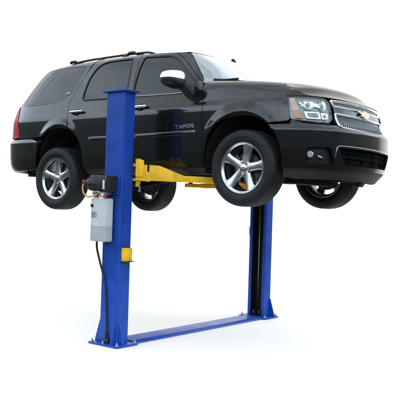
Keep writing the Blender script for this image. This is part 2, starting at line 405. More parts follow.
def strip(name, pts, w, mt, parent, off, h, side=1, closed=False, n=10, sub=8, taper=False):
    """a rounded strip lying on the skin along (s,z) points: half width w, height h above off"""
    P = [Vector((p[0], p[1], 0)) for p in pts]
    if closed:
        P = [P[-1]] + P + [P[0], P[1]]; L = []
        for i in range(1, len(P)-2):
            for k in range(sub): L.append(P[i].lerp(P[i+1], k/sub))
    else: L = catmull(pts=[tuple(p) for p in P], sub=sub)
    mb = MB(); rings = []; m_ = len(L)
    for i, p in enumerate(L):
        a, b = (L[i-1], L[(i+1) % m_]) if closed else (L[max(i-1, 0)], L[min(i+1, m_-1)])
        t = (b-a).normalized(); q = Vector((-t.y, t.x, 0)); ring = []
        ww = w*(1 if not taper else min(1, .35+3*min(i, m_-1-i)/m_))
        for k in range(n):
            an = math.pi*k/(n-1); u = p + q*ww*math.cos(an)
            ring.append(mb.bm.verts.new(sz(u.x*side, u.y, off + h*math.sin(an))))
        rings.append(ring)
    pr = list(zip(rings, rings[1:])) + ([(rings[-1], rings[0])] if closed else [])
    for a, b in pr:
        for k in range(n-1):
            f = mb.bm.faces.new((a[k], a[k+1], b[k+1], b[k])); f.smooth = True
    if not closed: mb.bm.faces.new(rings[0]); mb.bm.faces.new(rings[-1][::-1])
    return mb.build(name, mt, parent)
def text_on(name, txt, size, s0, z0, mt, parent, side=1, off=.004, depth=.004, spacing=1.0, width=None, slant=0.):
    cu = bpy.data.curves.new('t', 'FONT'); cu.body = txt; cu.size = size; cu.extrude = depth/2; cu.bevel_depth = .0006; cu.space_character = spacing; cu.align_x = 'CENTER'; cu.offset = .0016
    o = bpy.data.objects.new('t', cu); COL.objects.link(o); bpy.context.view_layer.update()
    me = bpy.data.meshes.new_from_object(o.evaluated_get(bpy.context.evaluated_depsgraph_get())); bpy.data.objects.remove(o); bpy.data.curves.remove(cu)
    xs = [v.co.x for v in me.vertices]; w = max(xs)-min(xs); k = (width/w) if width else 1
    base = Vector((0, 0, 0)); p = parent
    while p is not None: base += p.location; p = p.parent
    for v in me.vertices:
        v.co = sz(side*s0 - v.co.x*k, z0 + v.co.y + slant*v.co.x*k, off + v.co.z) - base
    me.name = name
    return link(name, me, mt, parent)

# ------------------------------------------------------------------ the SUV
suv = empty('sport_utility_vehicle', (0, 0, 1.40), 'glossy black sport utility vehicle with chrome mirrors, raised on the blue lift', 'car')
ZR = _pch([2.4,2.755,3.335,4.0,4.6,5.1,5.55,5.72], [3.325,3.352,3.392,3.408,3.408,3.385,3.345,3.335])
def top_line(a, b, n=14): return [(a+(b-a)*i/n, float(ZR(a+(b-a)*i/n))) for i in range(n+1)]
G = .0035
ROCK = 1.985; SILL = 1.90
archF = arch(AF); archR = arch(AR)
seamA = [(2.19,ROCK),(2.19,2.227),(2.17,2.5),(2.147,2.72),(2.137,2.86),(2.148,2.905)]
frameA = [(2.148,2.905),(2.25,2.985),(2.42,3.125),(2.60,3.265),(2.72,3.325)]
seamB = [(3.21,ROCK),(3.21,2.60),(3.25,2.75),(3.31,2.86),(3.40,3.10),(3.44,3.30),(3.455,float(ZR(3.455)))]
seamC = [(4.455,float(ZR(4.455))),(4.44,3.2),(4.445,3.0),(4.44,2.84),(4.412,2.70)]
fglass = rnd([(3.36,3.345),(2.85,3.312),(2.70,3.255),(2.50,3.106),(2.314,2.962),(2.225,2.868),(2.25,2.842),(2.435,2.836),(3.27,2.842),(3.335,2.946),(3.37,3.188)], .04)
rglass = rnd([(3.425,2.845),(3.77,2.845),(4.17,2.852),(4.215,2.875),(4.267,3.003),(4.304,3.152),(4.285,3.27),(4.22,3.332),(4.10,3.352),(3.605,3.350),(3.515,3.128)], .035)
qglass = rnd([(4.64,3.345),(4.535,3.30),(4.515,3.157),(4.517,2.965),(4.591,2.88),(4.74,2.848),(5.224,2.832),(5.47,2.852),(5.57,3.02),(5.585,3.2),(5.54,3.315),(5.43,3.338),(5.087,3.350)], .04)
front_door = seamA[:-1] + frameA + top_line(2.80, 3.44) + seamB[::-1]
aR = arch(AR, 1.0, 0, 180)
# rear door: down its rear seam, then along the front of the rear arch to the sill
rear_arch_front = [p for p in aR if p[1] > ROCK+.01 and p[0] < 4.40]           # front end upwards
rear_door = seamB + top_line(3.47, 4.44) + seamC[1:] + [(4.385,2.615)] + [(p[0]-.012, p[1]) for p in rear_arch_front[::-1]] + [(rear_arch_front[0][0]-.012, ROCK)]
tail_front = [(5.562,2.845),(5.495,2.744),(5.422,2.586),(5.369,2.402)]
quarter = [(5.75,2.845)] + [(5.75,3.335)] + top_line(5.70, 4.47) + seamC[1:] + [(4.385,2.615)] + [p for p in aR if p[0] >= rear_arch_front[-1][0] and p[1] > 2.395] + [(5.09,2.39),(5.364,2.39)] + tail_front[::-1]
tail = tail_front + [(5.80,2.402),(5.80,2.845)]
rb_arch = [p for p in aR if p[0] > 4.8 and p[1] < 2.36 and p[1] > 1.99]
rear_bumper = [(2*SMAX-5.07,2.384),(2*SMAX-5.07,2.05),(2*SMAX-5.2,1.975),(SMAX,1.945),(5.2,1.975),(rb_arch[-1][0]+.02,1.985)] + rb_arch[::-1] + [(5.08,2.384),(SMAX,2.392)]
fend_arch = [p for p in archF if p[1] > 2.43 or p[0] > 1.6]; fend_arch = [p for p in fend_arch if p[1] > ROCK]
def hx(s): return float(ZH(surf(np.array([s]), np.array([2.8]))[0][0]))
fend_top = [(s, hx(s)-.004) for s in np.linspace(2.125, 1.06, 22)]
fender = [(seamA[i][0], seamA[i][1]) for i in range(5)] + fend_top + [(1.0,2.782),(.935,2.755),(.905,2.737),(.86,2.722),(.80,2.7155),(.80,2.709),(.93,2.711),(1.067,2.711),(1.075,2.47),(1.10,2.452),(fend_arch[0][0]-.005,2.432)] + fend_arch + [(fend_arch[-1][0],ROCK)]
fender = [p for i, p in enumerate(fender) if i == 0 or math.hypot(p[0]-fender[i-1][0], p[1]-fender[i-1][1]) > .004]
apillar = frameA + [(2.80,float(ZR(2.8))-.002),(2.66,3.348),(2.501,3.316),(2.393,3.218),(2.246,3.06),(2.156,2.933)]
rocker = [(archF[-1][0]+.0,SILL+.005),(archF[-1][0],ROCK),(rear_arch_front[0][0],ROCK),(rear_arch_front[0][0],SILL+.005)]
bump_arch = [p for p in archF if p[0] < 1.5 and 1.99 < p[1] < 2.43]
headl = rnd([(1.062,2.705),(.92,2.706),(.80,2.704),(.648,2.700),(.602,2.655),(.598,2.50),(.64,2.466),(.765,2.462),(.956,2.470),(1.068,2.482)], .02)
HB_top = [(1.195,2.424),(1.10,2.446),(1.068,2.470),(.956,2.458),(.765,2.450),(.66,2.452),(.60,2.44),(.565,2.398)]
bumper_r = bump_arch + HB_top[0:]
front_bumper = bumper_r + [(-a, b) for a, b in bumper_r[::-1]] + [(-bump_arch[0][0],1.985),(bump_arch[0][0],1.985)]
intake = rnd([(.60,2.198),(-.60,2.198),(-.50,2.03),(.50,2.03)], .03)
fogbox = rnd([(.955,2.185),(.70,2.195),(.64,2.03),(.93,2.03)], .03)

for side in (1, -1):
    fd = panel('front_fender', shrink(fender, G), 'paint', suv, side=side, res=.018)
    d1 = panel('front_door', shrink(front_door, G), 'paint', suv, holes=[fglass], side=side)
    d2 = panel('rear_door', shrink(rear_door, G), 'paint', suv, holes=[rglass], side=side)
    qp = panel('quarter_panel', shrink(quarter, G), 'paint', suv, holes=[qglass], side=side)
    panel('windshield_pillar', shrink(apillar, G), 'paint', suv, side=side, res=.03)
    panel('rocker_panel', shrink(rocker, .002), 'valance', suv, off=-.012, side=side)
    for d, g, k in ((d1, fglass, .016), (d2, rglass, .016), (qp, qglass, .004)):
        panel('window_pane', shrink(g, -.012) if k > .01 else shrink(g, .004), 'glass', d, off=-.007 if k > .01 else -.001, side=side, rim=.004)
        if k > .01: panel('window_seal', shrink(g, -k), 'seal', d, off=.0025, holes=[shrink(g, .004)], side=side, rim=.006)
    strip('belt_trim', [(2.27,2.829),(2.6,2.825),(3.0,2.829),(3.285,2.835)], .009, 'dullchrome', d1, .001, .010, side)
    strip('belt_trim', [(3.335,2.836),(3.7,2.838),(4.16,2.842)], .007, 'seal', d2, .001, .008, side)
    for d, a, b, z0, z1 in ((d1, 2.279, 3.195, 2.386, 2.372), (d2, 3.225, 3.975, 2.372, 2.364)):
        strip('side_moulding', [(a, z0-.018), ((a+b)/2, (z0+z1)/2-.018), (b, z1-.018)], .018, 'paint', d, .0, .006, side)
        strip('moulding_highlight', [(a, z0+.001), ((a+b)/2, (z0+z1)/2+.001), (b, z1+.001)], .006, 'dullchrome', d, .003, .005, side, n=6)  # pale strip added for the sky highlight on the moulding's upper edge
    for d, s0 in ((d1, 3.125), (d2, 4.225)):
        h = strip('door_handle', [(s0-.125,2.694),(s0-.06,2.695),(s0+.06,2.693),(s0+.125,2.689)], .0165, 'chrome', d, .026, .016, side, taper=True)
        panel('handle_recess', [(s0+.062*math.cos(t), 2.692+.042*math.sin(t)) for t in np.linspace(0, 2*math.pi, 25)[:-1]], 'gap', d, off=.0015, side=side, rim=.003, res=.02)
        for q in (-.105, .105):
            mb = MB(); mb.tube([sz(side*(s0+q), 2.692, -.005), sz(side*(s0+q), 2.692, .03)], .011, n=10, sub=1); mb.build('handle_mount', 'seal', d)
        mb = MB(); mb.tube([sz(side*(s0+.0), 2.668, -.002), sz(side*(s0+.0), 2.668, .012)], .014, n=14, sub=1); mb.build('door_lock', 'seal', d)
    text_on('name_badge', 'TAHOE', .058, 2.425, 2.420, 'chrome', d1, side, spacing=1.35, width=.27 if side > 0 else .27, slant=.035*side)
    text_on('trim_badge', 'LTZ', .036, 4.575, 2.952, 'steel', qp, side, width=.085)
    tl = panel('tail_light', shrink(tail, .003), 'redlens', suv, off=.006, side=side, rim=.03, res=.03)
    for zz in (2.53, 2.64):
        strip('lens_divider', [(5.445+(zz-2.5)*.28,zz),(5.60,zz),(5.79,zz)], .006, 'reddark', tl, .004, .003, side, n=6)
    # headlight
    hl = panel('headlight', shrink(headl, -.010), 'lampback', suv, off=-.045, side=side, rim=-.03, res=.03)
    panel('lens_cover', shrink(headl, .003), 'clear', hl, off=-.002, side=side, rim=0, res=.03)
    panel('turn_signal', [(1.052,2.695),(.995,2.697),(.962,2.56),(1.035,2.56)], 'pinklens', hl, off=-.022, side=side, rim=.02, res=.02)
    panel('turn_signal', [(1.034,2.556),(.961,2.556),(.945,2.482),(1.015,2.487)], 'amber', hl, off=-.020, side=side, rim=.02, res=.02)
    def ell(c, z, a, b, n=26, w=0): return [(c+a*math.cos(t), z+b*math.sin(t)) for t in np.linspace(0, 2*math.pi, n, endpoint=False)]
    for (c, z, a, b) in ((.855,2.628,.068,.058), (.685,2.622,.040,.066)):
        dish = lambda P, c=c, z=z, a=a, b=b: -.018*(1-np.clip(((P[:,0]-c)/a)**2+((P[:,1]-z)/b)**2, 0, 1))
        panel('reflector', ell(c, z, a, b), 'reflector', hl, off=-.018, side=side, rim=.02, res=.012, crown=dish)
        panel('bulb_shield', ell(c, z, a*.34, b*.34), 'lampback', hl, off=-.022, side=side, rim=.012, res=.01)
    panel('reflector', [(.93,2.655),(.962,2.648),(.935,2.625),(.93,2.60),(.915,2.625)], 'reflector', hl, off=-.024, side=side, rim=.01, res=.012)
    panel('reflector', [(.80,2.612),(.72,2.600),(.72,2.640),(.80,2.650)], 'reflector', hl, off=-.026, side=side, rim=.01, res=.012)
    panel('reflector', rnd([(.915,2.552),(.74,2.552),(.735,2.485),(.90,2.485)], .012), 'reflector', hl, off=-.022, side=side, rim=.02, res=.012)
    panel('bulb_shield', [(.885,2.540),(.765,2.540),(.762,2.498),(.878,2.498)], 'lampback', hl, off=-.018, side=side, rim=.01, res=.012, crown=lambda P: .004*np.sin(P[:,0]*420))
    panel('reflector', [(.722,2.550),(.632,2.545),(.64,2.50),(.66,2.488),(.722,2.486)], 'reflector', hl, off=-.026, side=side, rim=.01, res=.012)
    panel('bulb_shield', [(.70,2.530),(.665,2.528),(.668,2.503),(.70,2.500)], 'lampback', hl, off=-.020, side=side, rim=.01, res=.012)

# nose: bumper with intake and fog lamp openings
fb = panel('front_bumper', shrink(front_bumper, .002), 'paint', suv, holes=[intake, fogbox, [(-a, b) for a, b in fogbox]], res=.02, rim=.05, off=.012, crown=lambda P: -.034*smooth(2.375,2.452,P[:,1]))
panel('lower_intake', shrink(intake, -.05), 'gap', fb, off=-.036, rim=0, res=.05)
strip('intake_trim', [(.635,2.10),(.625,2.18),(.595,2.212),(.45,2.216),(0,2.216),(-.45,2.216),(-.58,2.213)], .0065, 'dullchrome', fb, .011, .007, n=8)
for zz in (2.155, 2.10):
    mb = MB(); mb.tube([sz(q, zz, -.026) for q in np.linspace(.57, -.57, 12)], .007, n=8, sub=2); mb.build('intake_bar', 'gap', fb)
for q in (-.4, -.13, .13, .4):
    mb = MB(); mb.tube([sz(q, 2.19, -.028), sz(q, 2.04, -.028)], .007, n=8, sub=1); mb.build('intake_bar', 'gap', fb)
for side in (1, -1):
    fx = panel('fog_recess', shrink(fogbox, -.03), 'plastic', fb, off=-.037, side=side, rim=0)
    mb = MB(); c = sz(side*.905, 2.118, -.034); n_ = nrm(side*.905, 2.118)
    mb.cyl(c, c+n_*.035, .036, .040, n=24); mb.build('fog_light_housing', 'plastic', fb, sharp=40)
    mb = MB(); mb.cyl(c+n_*.0352, c+n_*.040, .031, .026, n=24); mb.build('fog_light', 'reflector', fb, sharp=40)
    mb = MB(); mb.tube([sz(side*.83, 2.11, -.045), sz(side*.815, 2.10, -.01), sz(side*.775, 2.085, -.01), sz(side*.76, 2.08, -.05)], .011); mb.build('tow_hook', 'steel', fb)
panel('air_dam', rnd([(1.165,1.985),(-1.165,1.985),(-1.15,1.90),(-.9,1.875),(.9,1.875),(1.15,1.892)], .01), 'valance', fb, off=.002, rim=.10, res=.04)
# grille
gr = panel('grille', shrink([(.593,2.698),(0,2.702),(-.593,2.698),(-.56,2.405),(0,2.385),(.56,2.405)], .004), 'plastic', suv, off=-.05, rim=-.03, res=.05)
gu = rnd([(.578,2.690),(.3,2.694),(0,2.695),(-.3,2.694),(-.578,2.690),(-.552,2.630),(-.3,2.626),(0,2.625),(.3,2.626),(.552,2.630)], .012)
gl_ = rnd([(.548,2.553),(.3,2.548),(0,2.547),(-.3,2.548),(-.548,2.553),(-.545,2.425),(-.52,2.411),(-.3,2.400),(0,2.396),(.3,2.400),(.52,2.411),(.545,2.425)], .012)
for g_ in (gu, gl_): strip('grille_frame', g_, .0125, 'chrome', gr, -.022, .022, closed=True, n=8, sub=2)
def lattice(name, poly, pitch, r):
    mb = MB(); P = np.array(poly); lo, hi = P.min(0), P.max(0); hgt = hi[1]-lo[1]
    for d in (1, -1):
        c = lo[0]-hgt*1.3
        while c < hi[0]+hgt*1.3:
            t = np.linspace(0, 1, 60); L = np.stack([c + d*1.05*(t-.5)*hgt*1.0, lo[1]+t*hgt], 1); k = inpoly(L, poly)
            if k.sum() > 4:
                i = np.where(k)[0]; a, b = L[i[0]], L[i[-1]]
                mb.tube([sz(*(a+(b-a)*q), -.028 if d > 0 else -.030) for q in (0, .5, 1)], r, n=5, sub=1)
            c += pitch
    return mb.build(name, 'mesh', gr)
lattice('grille_mesh', gu, .034, .0038); lattice('grille_mesh', gl_, .034, .0038)
panel('grille_bar', [(.55,2.617),(.3,2.613),(0,2.612),(-.3,2.613),(-.55,2.617),(-.545,2.566),(-.3,2.561),(0,2.560),(.3,2.561),(.545,2.566)], 'paint', gr, off=-.016, rim=.03, res=.03)
# gold cross emblem: a wide slanted bar crossed by a taller middle block
em = [(-.088,.024),(-.040,.024),(-.036,.041),(.044,.041),(.040,.024),(.095,.024),(.086,-.022),(.036,-.022),(.032,-.041),(-.046,-.041),(-.042,-.022),(-.098,-.022)]
eb = panel('emblem', [(-a*1.02, 2.588+b) for a, b in em], 'chrome', gr, off=.014, rim=.03, res=.02)
panel('emblem_face', [(-a*1.02, 2.588+b) for a, b in shrink(em, .006)], 'gold', gr, off=.018, rim=.006, res=.02)

# hood, roof and glass that span both sides
def grid(name, P, mt, parent, thick=0.):
    """P: rows x columns of points, smooth"""
    base = Vector((0, 0, 0)); p = parent
    while p is not None: base += p.location; p = p.parent
    nr, nc = len(P), len(P[0]); V = [Vector(q)-base for r_ in P for q in r_]
    F = [(i*nc+j, i*nc+j+1, (i+1)*nc+j+1, (i+1)*nc+j) for i in range(nr-1) for j in range(nc-1)]
    me = bpy.data.meshes.new(name); me.from_pydata(V, [], F); me.update()
    b = bmesh.new(); b.from_mesh(me); bmesh.ops.recalc_face_normals(b, faces=b.faces)
    if sum((f.normal.z*f.calc_area() for f in b.faces)) < 0: bmesh.ops.reverse_faces(b, faces=b.faces)
    b.to_mesh(me); b.free()
    return link(name, me, mt, parent, smooth=True)
nc = 61; T = np.linspace(1, -1, nc)                 # right to left
rows = []
hood_s = list(np.linspace(.93, 2.12, 34))
nose = [(s, 2.706+.006*min(1,(s/.6))**2 + (.050*max(0,(s-.58)/.35)**6 if s > .58 else 0)) for s in np.linspace(0, .93, 31)]
def nose_pt(t):
    a = abs(t)*.93; z = float(np.interp(a, [q[0] for q in nose], [q[1] for q in nose])); return sz(math.copysign(a, t) if t else 0, z, 0)
cowlR = sz(2.118, hx(2.118), -.004)
def cowl_pt(t): return Vector((cowlR.x + .30*(1-abs(t)**2.2), t*cowlR.y/1.0*1.0, cowlR.z + .02*(1-t*t)))
nr = 44
for i in range(nr):
    v = (i/(nr-1))**1.5; row = []
    for t in T:
        s_e = .93 + (2.118-.93)*v; e = sz(s_e, hx(s_e) if s_e > 1.06 else np.interp(s_e, [.93,1.0,1.06], [nose[-1][1],2.782,hx(1.06)]), -.002)
        eR, eL = e, Vector((e.x, -e.y, e.z)); f0, f1 = nose_pt(t), cowl_pt(-t if False else t)
        f1 = Vector((f1.x, -abs(cowlR.y)*t, f1.z)); u = (1-t)/2
        c00, c10 = nose_pt(1), nose_pt(-1); c01, c11 = Vector((cowlR.x, -abs(cowlR.y), cowlR.z)), Vector((cowlR.x, abs(cowlR.y), cowlR.z))
        p = eR.lerp(eL, u) + f0.lerp(f1, v) - (c00.lerp(c10, u).lerp(c01.lerp(c11, u), v))
        bulge = (1-abs(t)**2.2)*(1-(1-min(1, v*2.6))**2.2)*.055*(1-.55*max(0, v-.2)/.8)
        dome = .009*float(smooth(.80, .60, abs(t)))*float(smooth(.02,.25,v))
        row.append(p + Vector((0, 0, bulge+dome)))
    rows.append(row)
hood = grid('hood', rows, 'hood', suv)
# windshield
side_w = [(2.156,2.933),(2.20,2.999),(2.246,3.06),(2.32,3.142),(2.393,3.218),(2.45,3.272),(2.501,3.316),(2.53,3.333)]
rows = []
wp = [sz(a, b, -.006) for a, b in side_w]
for i, e in enumerate(catmull(wp, 4)):
    v = i/(4*(len(wp)-1)); row = []
    for t in T: row.append(Vector((e.x + (.27*(1-v)+.08*v)*(1-abs(t)**2.3), e.y*t, e.z + (.035*(1-v)+.002*v)*(1-t*t))))
    rows.append(row)
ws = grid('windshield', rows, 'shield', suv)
head = rows[-1]
mb = MB()
for (a, b) in (((.93,-.62),(1.10,-.30)), ((1.10,.02),(1.16,.42))):
    pass
def ws_pt(v, t, o=.012):
    e = catmull(wp, 4); p = e[min(int(v*(len(e)-1)), len(e)-1)]
    return Vector((p.x + (.27*(1-v)+.08*v)*(1-abs(t)**2.3)+o*.5, p.y*t, p.z + (.035*(1-v)+.002*v)*(1-t*t)+o))
for t0, t1 in ((.90, .22), (.10, -.62)):
    mb = MB(); mb.tube([ws_pt(.07, t0+(t1-t0)*k/4, .022) for k in range(5)], .011, n=8)
    mb.tube([ws_pt(.02, t0, .02), ws_pt(.045, t0+(t1-t0)*.45, .045)], .012, n=8, sub=1); mb.build('wiper', 'seal', ws)
# roof
rows = []
SR = [2.53,2.62,2.72,2.82,2.95,3.1,3.3,3.6,3.9,4.2,4.5,4.8,5.0,5.2,5.35,5.46,5.56,5.64]
for k, s_ in enumerate(SR):
    e = sz(s_, float(ZR(s_)) if s_ > 2.6 else 3.335, 0.0); q = k/(len(SR)-1); row = []
    fl = float(smooth(2.53, 3.4, s_)); rl = float(smooth(5.75, 5.0, s_))
    for t in T:
        hdr = (1-fl)*.08*(1-abs(t)**2.3)
        zc = (.002 + .060*fl*rl)*(1-abs(t)**2.6)
        row.append(Vector((e.x + hdr - .10*(1-rl)*(1-t*t), e.y*t, e.z + zc)))
    rows.append(row)
roof = grid('roof', rows, 'paint', suv)
# tail gate
tg = panel('tailgate', shrink([(5.80,2.385),(5.80,2.86),(5.757,2.87),(5.757,3.33),(2*SMAX-5.757,3.33),(2*SMAX-5.757,2.87),(2*SMAX-5.80,2.86),(2*SMAX-5.80,2.385)], .004), 'paint', suv, holes=[rnd([(5.86,2.88),(5.86,3.27),(2*SMAX-5.86,3.27),(2*SMAX-5.86,2.88)], .05)], res=.06)
panel('rear_window', shrink(rnd([(5.86,2.88),(5.86,3.27),(2*SMAX-5.86,3.27),(2*SMAX-5.86,2.88)], .05), -.01), 'glass', tg, off=-.007, rim=.004, res=.06)
rb = panel('rear_bumper', shrink(rear_bumper, .003), 'paint', suv, off=.030, rim=.08, res=.015, sub=.012, crown=lambda P: -.034*smooth(2.335,2.388,P[:,1]))
mb = MB(); mb.box((-2.60,-.35,1.90),(-2.25,-.29,1.97), .006); mb.box((-2.60,.29,1.90),(-2.25,.35,1.97), .006); mb.box((-2.66,-.50,1.90),(-2.58,.50,1.95), .012); mb.box((-2.74,-.05,1.89),(-2.60,.05,1.96), .008)
mb.build('tow_hitch', 'plastic', suv)
# roof rails
for side in (1, -1):
    mb = MB(); rail = []
    for s_ in np.linspace(3.33, 5.12, 24):
        k = min(1, 9*min(s_-3.33, 5.12-s_)); p = sz(side*s_, float(ZR(s_)), 0)
        y = p.y*.90; rail.append(Vector((p.x, y, p.z + .018 + .022*k)))
    mb.tube(rail, .0145, n=10, sub=2)
    rr = mb.build('roof_rail', 'plastic', suv)
    for i in (0, 8, 15, 23):
        mb = MB(); mb.box(rail[i]+Vector((-.045,-.018,-.050)), rail[i]+Vector((.045,.018,.002)), .012); mb.build('rail_foot', 'plastic', rr)
for i, xx in enumerate((-.55, -1.62)):
    mb = MB(); s_ = s_of_x(xx, 3.3); z = float(ZR(s_))+.052; y = abs(sz(s_, float(ZR(s_)), 0).y)*.90
    mb.tube([(xx,-y,z),(xx,-y*.5,z+.018),(xx,y*.5,z+.018),(xx,y,z)], .014, n=10)
    for q in (-1, 1): mb.tube([(xx-.055,q*y,z-.006),(xx-.03,q*y,z+.004),(xx+.03,q*y,z+.004),(xx+.055,q*y,z-.006)], .020, n=10)
    mb.build('roof_crossbar', 'plastic', suv)
mb = MB(); ax = .56; ay = .08
mb.prism([(ax+.06,ay-.012,3.31),(ax-.005,ay-.006,3.392),(ax-.035,ay-.006,3.398),(ax-.06,ay-.012,3.31)], (0,.022,0), bev=.004)
mb.build('roof_antenna', 'seal', suv)

# mirrors: a wide black housing on an arm, chrome upper shell
def mirror(sd):
    c = Vector((.625, -sd*1.135, 2.945)); base = Vector(suv.location)
    def shell(lo, hi, grow, name, mt, parent):
        P = []; nu, nv = 40, 26
        for i in range(nv+1):
            ph = lo + (hi-lo)*i/nv; row = []
            for j in range(nu):
                th = 2*math.pi*j/nu
                def se(v, e): return math.copysign(abs(v)**e, v)
                x = .100*se(math.cos(th), .75)*se(math.cos(ph), .5); y = .160*se(math.sin(th), .62)*se(math.cos(ph), .5); z = .100*se(math.sin(ph), .72)*(1 if ph > 0 else .85)
                x *= 1+.10*(-sd*-1)*0; taper = 1-.18*(y*-sd/.145); z *= taper
                row.append(c + Vector((x, y, z))*grow)
            P.append(row)
        mb = MB(); rings = [[mb.bm.verts.new(q) for q in r_] for r_ in P]
        for a, b in zip(rings, rings[1:]):
            for k in range(nu):
                f = mb.bm.faces.new((a[k], a[(k+1) % nu], b[(k+1) % nu], b[k])); f.smooth = True
        bmesh.ops.remove_doubles(mb.bm, verts=mb.bm.verts, dist=1e-5)
        return mb.build(name, mt, parent)
    hs = shell(-math.pi/2, math.pi/2, .985, 'side_mirror', 'plastic', suv)
    shell(.02, math.pi/2, 1.0, 'mirror_cap', 'satin', hs)
    mb = MB(); rings = []
    path = [(Vector((.640,-sd*1.06,2.910)), .055, .050), (Vector((.665,-sd*1.01,2.895)), .055, .055), (Vector((.705,-sd*.985,2.860)), .052, .070), (Vector((.735,-sd*.965,2.835)), .052, .080), (Vector((.74,-sd*.935,2.83)), .054, .084)]
    for p, a, b in path:
        rings.append([mb.bm.verts.new(p + Vector((a*math.copysign(abs(math.cos(t))**.7, math.cos(t)), 0, b*math.copysign(abs(math.sin(t))**.7, math.sin(t))))) for t in np.linspace(0, 2*math.pi, 24, endpoint=False)])
    for a, b in zip(rings, rings[1:]):
        for k in range(24):
            f = mb.bm.faces.new((a[k], a[(k+1) % 24], b[(k+1) % 24], b[k])); f.smooth = True
    for e in (rings[0], rings[-1]): mb.bm.faces.new(e)
    mb.build('mirror_arm', 'plastic', hs)
    mb = MB(); mb.box(c+Vector((-.094,-.085,-.045)), c+Vector((-.086,.085,.045)), .003); mb.build('mirror_glass', 'chrome', hs)
mirror(1); mirror(-1)

# inner shell: everything one sees in the gaps is black
side_shell = [(1.15,1.99)] + [(p[0], p[1]) for p in archF if p[1] > 2.0] + [(2.2,1.93),(4.05,1.93)] + [(p[0], p[1]) for p in archR if p[1] > 2.0] + [(5.2,1.99),(5.79,2.0),(5.79,3.30)] + top_line(5.6, 2.80) + [(2.62,3.33),(2.50,3.29),(2.25,3.03),(2.16,2.90)] + [(s, hx(s)-.02) for s in np.linspace(2.1, 1.15, 12)]
for side in (1, -1): panel('body_shell', side_shell, 'gap', suv, off=-.035, side=side, rim=0, res=.08)
panel('body_shell', [(1.2,1.99),(1.25,2.79),(.95,2.735),(.6,2.69),(0,2.70),(-.6,2.69),(-.95,2.735),(-1.25,2.79),(-1.2,1.99)], 'gap', suv, off=-.085, rim=0, res=.08)
mb = MB(); mb.box((-2.45,-.60,1.955),(2.20,.60,2.02), .01); mb.box((-.93,-.90,1.925),(.95,.90,1.985), .01); mb.box((1.93,-.66,1.96),(2.1,.66,2.03), .01); mb.box((-2.5,-.88,1.99),(-1.9,.88,2.05), .01)
for y in (-.46, .46):
    mb.box((-2.4,y-.04,1.89),(2.15,y+.04,1.97), .01)
mb.box((-1.2,-.46,1.90),(-1.1,.46,1.96), .01); mb.box((.35,-.46,1.90),(.47,.46,1.96), .01)
mb.cyl((-.9,.25,1.975),(-.1,.25,1.975), .075, n=20); mb.tube([(-.1,.25,1.96),(.4,.2,1.95),(1.2,.15,1.95)], .03); mb.tube([(-.9,.25,1.96),(-1.3,.3,2.05),(-1.7,.5,1.98),(-2.3,.62,1.93)], .032)
mb.cyl((-1.4,0,1.92),(.4,0,1.98), .04, n=16)
mb.build('underbody', 'dark', suv, sharp=40)
for (A, xw) in ((AF, 1.473), (AR, -1.473)):
    for side in (1, -1):
        pts = []; n_ = 24
        mb = MB(); out, inn = [], []
        for i in range(n_+1):
            t = math.pi*i/n_; x = A[0]+1.04*A[2]*math.cos(t); z = 1.97+1.04*(A[1]+A[3]-1.97)*math.sin(t)
            if i == 0 or i == n_: z = 1.93
            yy = abs(sz(s_of_x(x, max(z,1.95)), max(z,1.95), 0).y)-.03
            out.append(mb.bm.verts.new((x,-side*yy,z))); inn.append(mb.bm.verts.new((x,-side*.52,z)))
        for i in range(n_): 
            f = mb.bm.faces.new((out[i], out[i+1], inn[i+1], inn[i])); f.smooth = True
        mb.bm.faces.new(inn)
        mb.build('wheel_liner', 'dark', suv)

